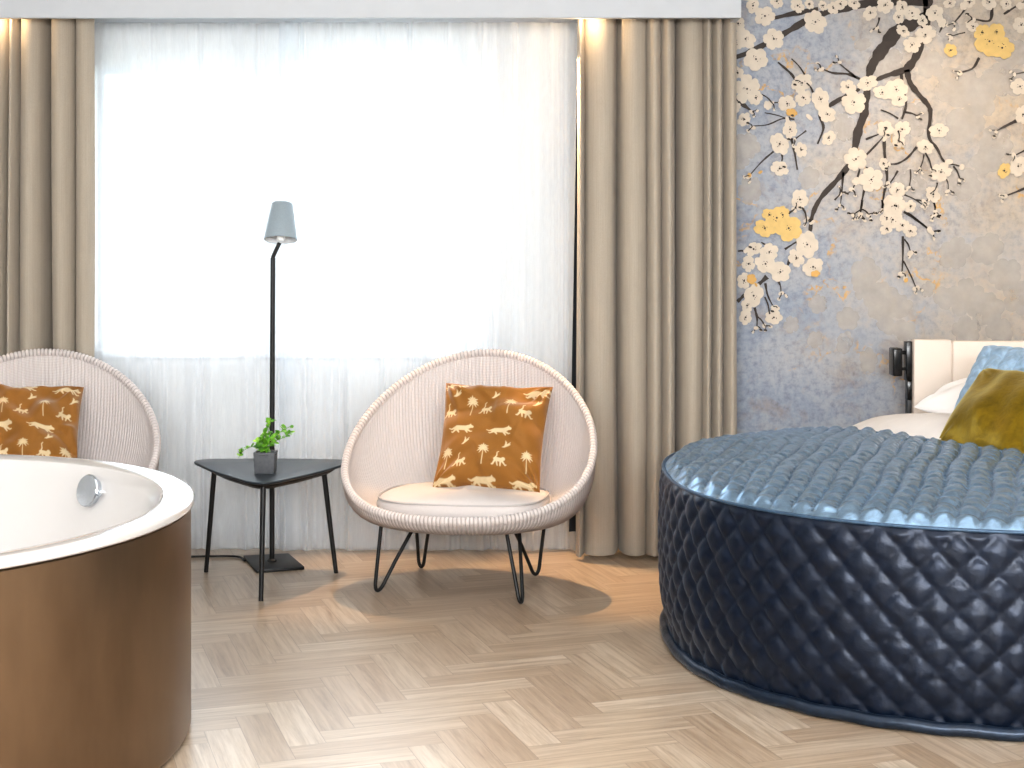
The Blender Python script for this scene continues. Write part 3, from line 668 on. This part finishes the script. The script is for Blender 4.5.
# printed throw cushions on the chairs
pc = pillow('throw_cushion', at(446, 383, 6.07), at(553, 387, 5.96), at(540, 494, 5.74), at(432, 489, 5.83), .19, M['print'], n=260, pinch=.07, paint=print_paint(mot1), seed=3, wr=.016, crease=.007)
tag(pc, 'ochre throw cushion with cream palm and leopard print on the chair beside the side table', 'cushion', 'ochre print cushions')
pc = pillow('throw_cushion', at(-26, 384, 6.10), at(84, 387, 6.14), at(79, 484, 5.86), at(-30, 481, 5.83), .18, M['print'], n=260, pinch=.07, paint=print_paint(mot2), seed=5, wr=.016, crease=.007)
tag(pc, 'ochre throw cushion with cream palm and leopard print behind the bath tub rim', 'cushion', 'ochre print cushions')

# ------------------------------------------------------------------ side table
tb = empty('side_table', (-.965, 5.90, 0)); tag(tb, 'low black side table with rounded triangular top and three legs', 'table')
def tri_outline(corners, k=.30, n=14):       # rounded triangle with slightly bowed sides
    c = [np.array(p, float) for p in corners]; out = []
    for i in range(3):
        p, q, r = c[i-1], c[i], c[(i+1) % 3]; a = q + (p - q) * k; d = q + (r - q) * k
        for j in range(n):
            t = j / (n - 1); out.append(a * (1-t)**2 + q * 2*t*(1-t) + d * t*t)
    m = sum(c) / 3; res = []
    for i, p in enumerate(out):
        res.append(p)
        if (i + 1) % n == 0:
            q = out[(i + 1) % len(out)]
            for j in range(1, 8):
                t = j / 8; s = p + (q - p) * t; d = s - m; res.append(s + d / np.linalg.norm(d) * .012 * math.sin(PI * t))
    return np.array(res)
ol = tri_outline([(-.395, .30), (.355, .285), (.035, -.385)], .22)
def tri_slab(prof):
    n = len(ol); m = ol.mean(0); P = np.zeros((n, len(prof), 3))
    for j, (s, z) in enumerate(prof): P[:, j, :2] = m + (ol - m) * s; P[:, j, 2] = z
    return P
grid('tabletop', tri_slab([(.01, .432), (.93, .432), (.985, .436), (1, .440), (1, .443), (.995, .446), (.985, .447), (.5, .447), (.01, .447)]), M['table_black'], tb, cu=True)
grid('apron', tri_slab([(.62, .408), (.74, .406), (.88, .433), (.60, .4335)]), M['black'], tb, cu=True)
for (tx, ty, fx, fy) in ((-.235, .150, -.279, .200), (.205, .145, .252, .180), (.024, -.225, .026, -.290)):
    b = MB(); b.tube([(fx, fy, 0), (fx + (tx-fx)*.5, fy + (ty-fy)*.5, .21), (tx, ty, .43)], [.0088, .0098, .0105], 14); b.build('leg', M['black'], tb)

# potted plant on the table
pl = empty('potted_plant', (-.958, 5.83, .447)); tag(pl, 'small green leafy plant in a grey cube pot on the black table', 'plant')
b = MB(); h = .041
v = []
for (s, z) in ((.9, 0), (1, .082), (.86, .082), (.84, .070)): v += [(-h*s, -h*s, z), (h*s, -h*s, z), (h*s, h*s, z), (-h*s, h*s, z)]
b.add(v, [(3, 2, 1, 0)] + [(4*i+k, 4*i+(k+1) % 4, 4*i+4+(k+1) % 4, 4*i+4+k) for i in range(3) for k in range(4)]); b.build('pot', M['pot'], pl, bevel=.0015)
b = MB(); b.lathe([(.046, .071), (.03, .074), (.001, .076)], 20); b.add([(-.035, -.035, .071), (.035, -.035, .071), (.035, .035, .071), (-.035, .035, .071)], [(0, 1, 2, 3)]); b.build('soil', M['soil'], pl)
rgp = random.Random(11); lb = MB(); sb = MB()
def sprig(pts, nl, size):
    C_ = [Vector(p) for p in bez(pts, 8)]; sb.tube(C_, [.0017 - .0009 * i / len(C_) for i in range(len(C_))], 5)
    for i in range(nl):
        f = .12 + .88 * (i + .5) / nl; p = C_[min(len(C_) - 1, int(f * (len(C_) - 1)))]
        for _ in range(2):
            d = Vector((rgp.uniform(-1, 1), rgp.uniform(-1, .8), rgp.uniform(-.3, .9))).normalized(); up = Vector((rgp.uniform(-.5, .5), rgp.uniform(-.9, -.1), .8)).normalized()
            s = d.cross(up).normalized(); nrm = s.cross(d); L = size * rgp.uniform(.7, 1.15); w = L * .36
            v = [p]; prof = [(.12, .35), (.35, .9), (.6, 1.0), (.82, .7)]
            for (a, ww) in prof: v += [p + d*L*a + s*w*ww + nrm*L*.05, p + d*L*a - nrm*L*.02, p + d*L*a - s*w*ww + nrm*L*.05]
            v.append(p + d*L - nrm*L*.05); fc = [(0, 1, 2), (0, 2, 3)]
            for q in range(3):
                o = 1 + 3*q; fc += [(o, o+3, o+4, o+1), (o+1, o+4, o+5, o+2)]
            fc += [(10, 13, 11), (11, 13, 12)]; lb.add(v, fc)
for pts, nl, sz in (([(0, 0, .075), (.004, -.005, .13), (.018, 0, .185), (.020, 0, .205)], 10, .024), ([(0, 0, .075), (.015, -.01, .12), (.055, -.005, .155), (.098, 0, .180)], 11, .024),
                    ([(0, 0, .075), (.03, 0, .115), (.07, .01, .135), (.102, .01, .160)], 9, .022), ([(0, 0, .075), (-.015, -.01, .10), (-.05, -.02, .102), (-.085, -.02, .085), (-.102, -.02, .058)], 11, .022),
                    ([(0, 0, .075), (-.008, -.01, .12), (0, -.01, .155)], 9, .028), ([(0, 0, .075), (.012, -.02, .11), (.025, -.025, .135)], 9, .030), ([(0, 0, .075), (-.012, -.02, .10), (-.022, -.02, .125)], 8, .028), ([(0, 0, .075), (.004, -.03, .095), (.003, -.038, .105)], 7, .026)):
    sprig(pts, nl, sz)
sb.build('stem', M['stem'], pl); lb.build('foliage', M['leaf'], pl, smooth=False)

# ------------------------------------------------------------------ floor lamp
lp = empty('floor_lamp', (-1.0, 6.25, 0)); tag(lp, 'slim black floor lamp with a small grey shade behind the side table', 'lamp')
b = MB(); q = [(-1.139, 6.360), (-.954, 6.405), (-.850, 6.143), (-1.035, 6.075)]; q = [(x + 1.0, y - 6.25) for x, y in q]
b.add([(x, y, 0) for x, y in q] + [(x, y, .013) for x, y in q], [(0, 1, 2, 3), (7, 6, 5, 4)] + [(k, 4+k, 4+(k+1) % 4, (k+1) % 4) for k in range(4)]); b.build('base', M['black'], lp, bevel=.002)
b = MB(); b.tube([(0, 0, .012), (0, 0, .5), (.004, 0, 1.275)], .0105, 14); b.lathe([(.02, .013), (.02, .018), (.011, .024)], 20); b.build('pole', M['black'], lp)
b = MB(); b.tube(bez([(.004, 0, 1.268), (.006, 0, 1.283), (.032, -.004, 1.338)], 6), .0085, 12); b.build('arm', M['black'], lp)
R_ = Matrix.Rotation(math.radians(-14), 4, 'X')
sc_ = (.037, -.004, 1.345)
prof = [(.067, .005), (.069, .006), (.069, .009), (.043, .160), (.041, .163), (.0, .163)]
b = MB(); b.lathe(prof, 48, sc_, R_); shade = b.build('lamp_shade', M['shade'], lp)
b = MB(); b.lathe([(.0665, .006), (.041, .158), (.0, .158)], 48, sc_, R_); b.build('lining', M['shade_in'], shade)
b = MB(); b.lathe([(.0, .0), (.012, .001), (.017, .012), (.02, .035), (.021, .15)], 24, sc_, R_); tag(b.build('bulb_holder', M['bulb'], lp), 'white bulb holder under the shade')
b = MB(); b.tube(bez([(-.12, .04, .006), (-.17, .12, .006), (-.30, .125, .006), (-.42, .10, .006), (-.52, .03, .006), (-.62, -.01, .006), (-.8, -.02, .006)], 8), .0045, 8); b.build('cord', M['cord'], lp)

# ------------------------------------------------------------------ bath tub
TR = .97; tub = empty('bath_tub', (-1.835, 3.99, 0)); tag(tub, 'round freestanding bath tub with white basin and bronze metallic skirt', 'bath tub')
b = MB(); b.lathe([(TR - .05, .0), (TR - .045, .006), (TR - .014, .008), (TR - .010, .02), (TR - .010, .613), (TR - .03, .619)], 160); b.build('skirt', M['bronze'], tub)
b = MB(); b.lathe([(TR - .03, .619), (TR - .004, .620), (TR, .624), (TR, .636), (TR - .003, .641), (TR - .009, .645), (TR - .02, .646), (TR - .075, .643), (TR - .085, .640), (TR - .090, .632), (TR - .096, .60), (TR - .12, .50), (TR - .17, .33), (TR - .22, .22), (TR - .30, .165), (TR - .42, .15), (.02, .145), (.0, .145)], 160); b.build('basin', M['acrylic'], tub)
an = math.atan2(.69, .535); rr_ = TR - .104; z_ = .567
nrm = Vector((-math.cos(an), -math.sin(an), .24)).normalized(); Mq = nrm.to_track_quat('Z', 'Y').to_matrix().to_4x4()
pc_ = (rr_ * math.cos(an), rr_ * math.sin(an), z_)
b = MB(); b.lathe([(.040, -.012), (.041, .012), (.049, .016), (.050, .019), (.050, .024), (.047, .0275), (.0, .029)], 40, pc_, Mq); ov = b.build('overflow_knob', M['chrome'], tub)
b = MB(); tq = Mq @ Vector((.0, .0, 0)); e1 = Vector((math.sin(an), -math.cos(an), 0))
p0 = Vector(pc_) + e1 * .049 + nrm * .018 - Vector((0, 0, .006)); b.tube([p0 - e1 * .004, p0 + e1 * .008], .0065, 12); b.build('grip', M['chrome'], ov)

# ------------------------------------------------------------------ the bed
BC = np.array((1.75, 5.05)); BA, BB, BN = 1.228, 1.045, 2.36
def outline(t, k=1.0):
    c, s = np.cos(t), np.sin(t)
    return np.stack([BC[0] + k * BA * np.sign(c) * np.abs(c) ** (2/BN), BC[1] + k * BB * np.sign(s) * np.abs(s) ** (2/BN)], -1)
def even_outline(n, k=1.0):                  # equal arc steps
    t = np.linspace(0, 2*PI, 6001); p = outline(t, k); d = np.r_[0, np.cumsum(np.hypot(*np.diff(p, axis=0).T))]
    s = np.linspace(0, d[-1], n, endpoint=False); return np.stack([np.interp(s, d, p[:, 0]), np.interp(s, d, p[:, 1])], -1), s, d[-1]
ZS = .562
E0 = np.array((1.245, 5.78)); E1 = np.array((1.665, 4.86)); ed = (E1 - E0) / np.linalg.norm(E1 - E0); en = np.array((-ed[1], ed[0])); en = en if en[0] > 0 else -en
def edge_dist(X, Y):                         # >0 on the white, uncovered side; the edge wavers a little
    a = (X - E0[0]) * ed[0] + (Y - E0[1]) * ed[1]
    return (X - E0[0]) * en[0] + (Y - E0[1]) * en[1] + .02 * np.sin(a * 4.5) - .12 * np.clip(a - 1.0, 0, 2) ** 2
def dome(rho): return ZS + .075 * (1 - rho ** 3.6)
def sstep(x): x = np.clip(x, 0, 1); return x*x*(3-2*x)

bed = empty('bed', (BC[0], BC[1], 0)); tag(bed, 'round ended bed with white mattress and cream headboard', 'bed')
n = 260; ol_, s_, L_ = even_outline(n, .972)
rho = np.r_[1.0, .985, np.linspace(.97, .004, 46)]; P = np.zeros((n, len(rho) + 1, 3)); c3 = np.array((*BC, 0))
P[:, 0, :2] = ol_; P[:, 0, 2] = .30
for j, r in enumerate(rho):
    q = BC + (ol_ - BC) * r; d = edge_dist(q[:, 0], q[:, 1])
    P[:, j+1, :2] = q; P[:, j+1, 2] = dome(np.full(n, r)) - .022 + .098 * sstep(d / .30) * (1 - .5 * max(0, r - .95) / .05) * (1 - .5 * sstep((d - .25) / .6)) + .006 * np.sin(q[:, 0] * 14 + q[:, 1] * 9) * sstep(d / .1)
P[:, :, :2] -= BC; grid('mattress', P, M['sheet'], bed, cu=True)
b = MB(); b.v = []; pts = even_outline(120, .93)[0] - BC; k = len(pts)
b.add([(x, y, .03) for x, y in pts] + [(x, y, .32) for x, y in pts], [tuple(range(k-1, -1, -1)), tuple(range(k, 2*k))] + [(i, (i+1) % k, k+(i+1) % k, k+i) for i in range(k)]); b.build('bed_base', M['black'], bed)
for (x, y) in ((-.8, -.55), (.8, -.55), (-.8, .55), (.8, .55)):
    b = MB(); b.tube([(x, y, 0), (x, y, .04)], .03, 14); b.build('foot', M['black'], bed)
# headboard, turned a little
hb = empty('headboard', (0, 0, 0)); hb.parent = bed; hb.location = (1.671 - BC[0], 6.235 - BC[1], 0); hb.rotation_euler.z = -.05
b = MB(); b.box((0, 0, .12), (.155, .055, .935)); b.box((.160, .0, .12), (1.30, .055, .930)); b.box((.15, .01, .12), (.17, .05, .925)); b.build('panel', M['headboard'], hb, bevel=.006, seg=3)
for x in (.05, 1.1):
    b = MB(); b.box((x, .012, 0), (x + .06, .05, .14)); b.build('support', M['black'], hb, smooth=False)

# bedspread: quilted top panel, diamond quilted skirt, piping and hem
sp_ = empty('bedspread', (BC[0], BC[1], 0)); tag(sp_, 'navy satin bedspread with quilted top toned as window-lit and diamond quilted skirt', 'bedspread')
def puff(a, b, p=.42): return (np.abs(np.sin(PI*a)) * np.abs(np.sin(PI*b))) ** p
nt = 820; ol_, s_, L_ = even_outline(nt, 1.0)
nr = 190; rr = np.linspace(1.0, .02, nr)
QX = BC[0] + (ol_[:, None, 0] - BC[0]) * rr; QY = BC[1] + (ol_[:, None, 1] - BC[1]) * rr
qa = math.radians(21); ca, sa = math.cos(qa), math.sin(qa); pitch = .066
A_ = (QX * ca - QY * sa) / pitch; B_ = (QX * sa + QY * ca) / pitch
A_ = A_ + .10 * np.sin(B_ * .8) + .05 * np.sin(A_ * .9)
ridge = np.abs(np.sin(PI * A_)) ** .38 * (.70 + .30 * np.abs(np.sin(PI * B_)) ** .45)
crk = .0026 * np.sin(QX * 71 + 3 * np.sin(QY * 33)) * np.sin(QY * 57 + 2 * np.sin(QX * 41)) + .004 * np.sin(QX * 9 + 1) * np.sin(QY * 7)
ZT = dome(rr)[None, :] + (.029 * ridge + crk) * np.minimum(1, (1 - rr) * 30)[None, :]
Dd = edge_dist(QX, QY)
P = np.stack([QX - BC[0], QY - BC[1], ZT], -1); Fg = grid_faces(nt, nr, True, False)
keep = (Dd.ravel()[Fg] < 0).all(1); Fk = Fg[keep]; used = np.unique(Fk); mp_ = np.full(nt*nr, -1); mp_[used] = np.arange(len(used))
top = mesh('top_panel', P.reshape(-1, 3)[used], mp_[Fk], M['spread'], sp_); md = top.modifiers.new('thickness', 'SOLIDIFY'); md.thickness = .008; md.offset = -1
# skirt
nz = 78; zz = np.linspace(ZS, .028, nz); pr = np.array([.0 + .010 * math.sin(PI * min(1, (ZS - z) / .5)) ** 1.0 - .02 * max(0, 1 - (z - .02) / .12) for z in zz])
tg = np.roll(ol_, -1, 0) - np.roll(ol_, 1, 0); tg /= np.linalg.norm(tg, axis=1, keepdims=True); nn = np.stack([tg[:, 1], -tg[:, 0]], -1)
K = round(L_ / .104); dw = L_ / K
ua = s_[:, None] / dw; ub = zz[None, :] / .112
Ax, Bx = ua + ub, ua - ub
pf = puff(Ax, Bx, .45); fade = np.minimum(1, (ZS - zz) / .02)[None, :]
cr2 = .0012 * np.sin(s_[:, None] * 51 + 3 * np.sin(zz[None] * 38)) * np.sin(zz[None] * 66 + 2 * np.sin(s_[:, None] * 43)) + .003 * np.sin(s_[:, None] * 5.2) * np.sin(zz[None] * 6)
off = pr[None, :] + (.0135 * pf + cr2) * fade
P = np.zeros((nt, nz, 3)); P[..., :2] = (ol_ - BC)[:, None] + nn[:, None] * off[..., None]; P[..., 2] = zz
grid('skirt', P, M['skirt'], sp_, cu=True)
def ring(k, z, r, name, mat, wav=0):
    o2 = even_outline(300, 1.0)[0]; t2 = np.roll(o2, -1, 0) - np.roll(o2, 1, 0); t2 /= np.linalg.norm(t2, axis=1, keepdims=True); n2 = np.stack([t2[:, 1], -t2[:, 0]], -1)
    q = o2 - BC + n2 * k; b = MB(); idx = list(range(300)) + [0]
    b.tube([(q[i, 0], q[i, 1], z + wav * math.sin(i * .9)) for i in idx], r, 10, False); return b.build(name, mat, sp_)
ring(.004, ZS + .002, .0052, 'piping', M['seam']); ring(-.002, .020, .019, 'hem', M['hem'], .002)
a = np.linspace(0, 1.9, 60); hp = []
lo, hi = None, None
for q in np.linspace(-.25, 2.2, 160):       # turned edge of the spread across the mattress
    base = E0 + ed * q; c = 0
    for _ in range(6): c -= float(edge_dist(*(base + en * c)))
    p = base + en * c; v = p - BC
    r = ((abs(v[0]) / BA) ** BN + (abs(v[1]) / BB) ** BN) ** (1 / BN)
    if r < .97: hp.append((v[0], v[1], float(dome(r)) + .006))
b = MB(); b.tube(hp, .0105, 10); b.build('turned_edge', M['spread'], sp_)

# pillows on the bed
dv = np.array((.20, -.46, .0))
g_bl = at(934, 447, 5.37); g_tl = at(984, 370, 5.58)
o = pillow('throw_cushion', g_tl, g_tl + dv + np.array((.02, 0, .0)), g_bl + dv, g_bl, .17, M['gold'], n=90, seed=12, wr=.006, pinch=.03, puff=.45)
tag(o, 'olive gold velvet cushion leaning at the front of the bed pillows', 'cushion')
def ql(a, b): return .011 * np.abs(np.sin(PI * (a * 3.2))) ** .5 + .006 * np.abs(np.sin(PI * (b * 3.2 + np.abs(np.mod(a * 3.2, 1) - .5)))) ** .5
b_tl = at(984, 346, 5.86); b_bl = at(948, 424, 5.66)
o = pillow('bed_pillow', b_tl, b_tl + np.array((.26, -.44, -.01)), b_bl + np.array((.26, -.44, 0)), b_bl, .14, M['blue_pillow'], n=130, seed=14, wr=.003, quilt=ql)
tag(o, 'light blue quilted pillow behind the olive gold cushion', 'pillow')
w_bl = at(913, 407, 6.0); w_tl = at(958, 383, 6.12)
o = pillow('bed_pillow', w_tl, w_tl + np.array((.52, -.10, .02)), w_bl + np.array((.25, -.40, -.015)), w_bl, .15, M['pillow_white'], n=70, seed=16, wr=.006, puff=.5)
tag(o, 'white cotton pillow lying against the cream headboard', 'pillow')

# black swivel reading lamp on its post at the headboard's edge
rl = empty('reading_lamp', (1.632, 6.30, 0)); tag(rl, 'black angular reading lamp on a dark post at the edge of the cream headboard', 'lamp')
b = MB(); b.box((.024, -.02, .0), (.060, .02, .72)); b.build('post', M['black'], rl, bevel=.003)
b = MB(); b.box((.017, -.03, .76), (.062, .02, .925)); b.box((.022, -.026, .68), (.060, .018, .76)); b.build('housing', M['black_gloss'], rl, bevel=.004)
for z, q in ((.878, .008), (.81, .006)):
    b = MB(); b.tube([(.02, -.01, z), (-.008, -.014, z)], q, 14); b.build('hinge', M['black_gloss'], rl)
b = MB(); b.box((-.043, -.05, .782), (-.004, .028, .898)); b.build('lamp_head', M['black_gloss'], rl, bevel=.006, seg=3)

# ------------------------------------------------------------------ outside
b = MB(); b.box((-30, WY + .6, -3.2), (30, 60, -3.0)); o = b.build('ground', M['grass'], smooth=False); tag(o, 'pale ground outside beyond the windows', kind='structure')
# ------------------------------------------------------------------ light
wd = bpy.data.worlds.new('overcast_sky'); SC.world = wd; wd.use_nodes = True; nt_ = wd.node_tree
bg = nt_.nodes['Background']; bg.inputs[0].default_value = (.90, .955, 1, 1); bg.inputs[1].default_value = 3.9
def area(name, loc, rot, sx, sy, power, color=(1, 1, 1), portal=False):
    l = bpy.data.lights.new(name, 'AREA'); l.shape = 'RECTANGLE'; l.size = sx; l.size_y = sy; l.energy = power; l.color = color
    if portal: l.cycles.is_portal = True
    o = bpy.data.objects.new(name, l); COL.objects.link(o); o.location = loc; o.rotation_euler = rot; return o
for i, w in enumerate((W1, W2)):
    area('window_portal', ((w[0]+w[1])/2, WY + .19, (w[2]+w[3])/2), (-PI/2, 0, 0), w[1]-w[0], w[3]-w[2], 1, portal=True)
area('ceiling_fill', (.2, 3.2, ZC - .02), (0, 0, 0), 3.6, 2.6, 34, (.98, .99, 1))  # added overhead fill, no visible fitting
area('camera_side_fill', (0, -1.2, 2.1), (math.radians(82), 0, 0), 4.2, .8, 275, (.955, .98, 1))  # unseen fill added behind the camera to brighten the near sides
def spot(name, loc, tgt, power, color, ang, blend=.6, size=.03):
    l = bpy.data.lights.new(name, 'SPOT'); l.energy = power; l.color = color; l.spot_size = math.radians(ang); l.spot_blend = blend; l.shadow_soft_size = size
    o = bpy.data.objects.new(name, l); COL.objects.link(o); o.location = loc
    o.rotation_euler = (Vector(tgt) - Vector(loc)).to_track_quat('-Z', 'Y').to_euler(); return o
WARM = (1, .70, .40)
for x, tx, ty, p in ((.20, .50, 6.02, 190), (-.36, -.30, 6.2, 14), (-.62, -.58, 5.90, 100), (-2.2, -2.2, 5.85, 70)):
    spot('cove_spot', (x, 6.37, 2.262), (tx, ty, 0), p, (1, .64, .33), 40 if x > 0 else 36, .7, .02)
for x, e in ((.30, 1.3), (-2.14, .9)):
    l = bpy.data.lights.new('cove_lamp', 'POINT'); l.energy = e; l.color = WARM; l.shadow_soft_size = .008
    o = bpy.data.objects.new('cove_lamp', l); COL.objects.link(o); o.location = (x, 6.275, 2.285)
spot('ceiling_spot', (1.7, 5.7, 2.58), (1.9, 6.5, 1.2), 26, (1, .80, .58), 85, .8)

# ------------------------------------------------------------------ camera
cd = bpy.data.cameras.new('camera'); cam = bpy.data.objects.new('camera', cd); COL.objects.link(cam)
cam.location = (0, 0, HC); cam.rotation_euler = (PI/2, 0, 0); cd.sensor_fit = 'HORIZONTAL'; cd.sensor_width = 36; cd.lens = 36 * F / 1024; cd.shift_y = -(384 - HY) / 1024; cd.clip_start = .05
SC.camera = cam
SC.view_settings.view_transform = 'Standard'; SC.view_settings.look = 'None'; SC.view_settings.exposure = 0.32; SC.view_settings.gamma = .86
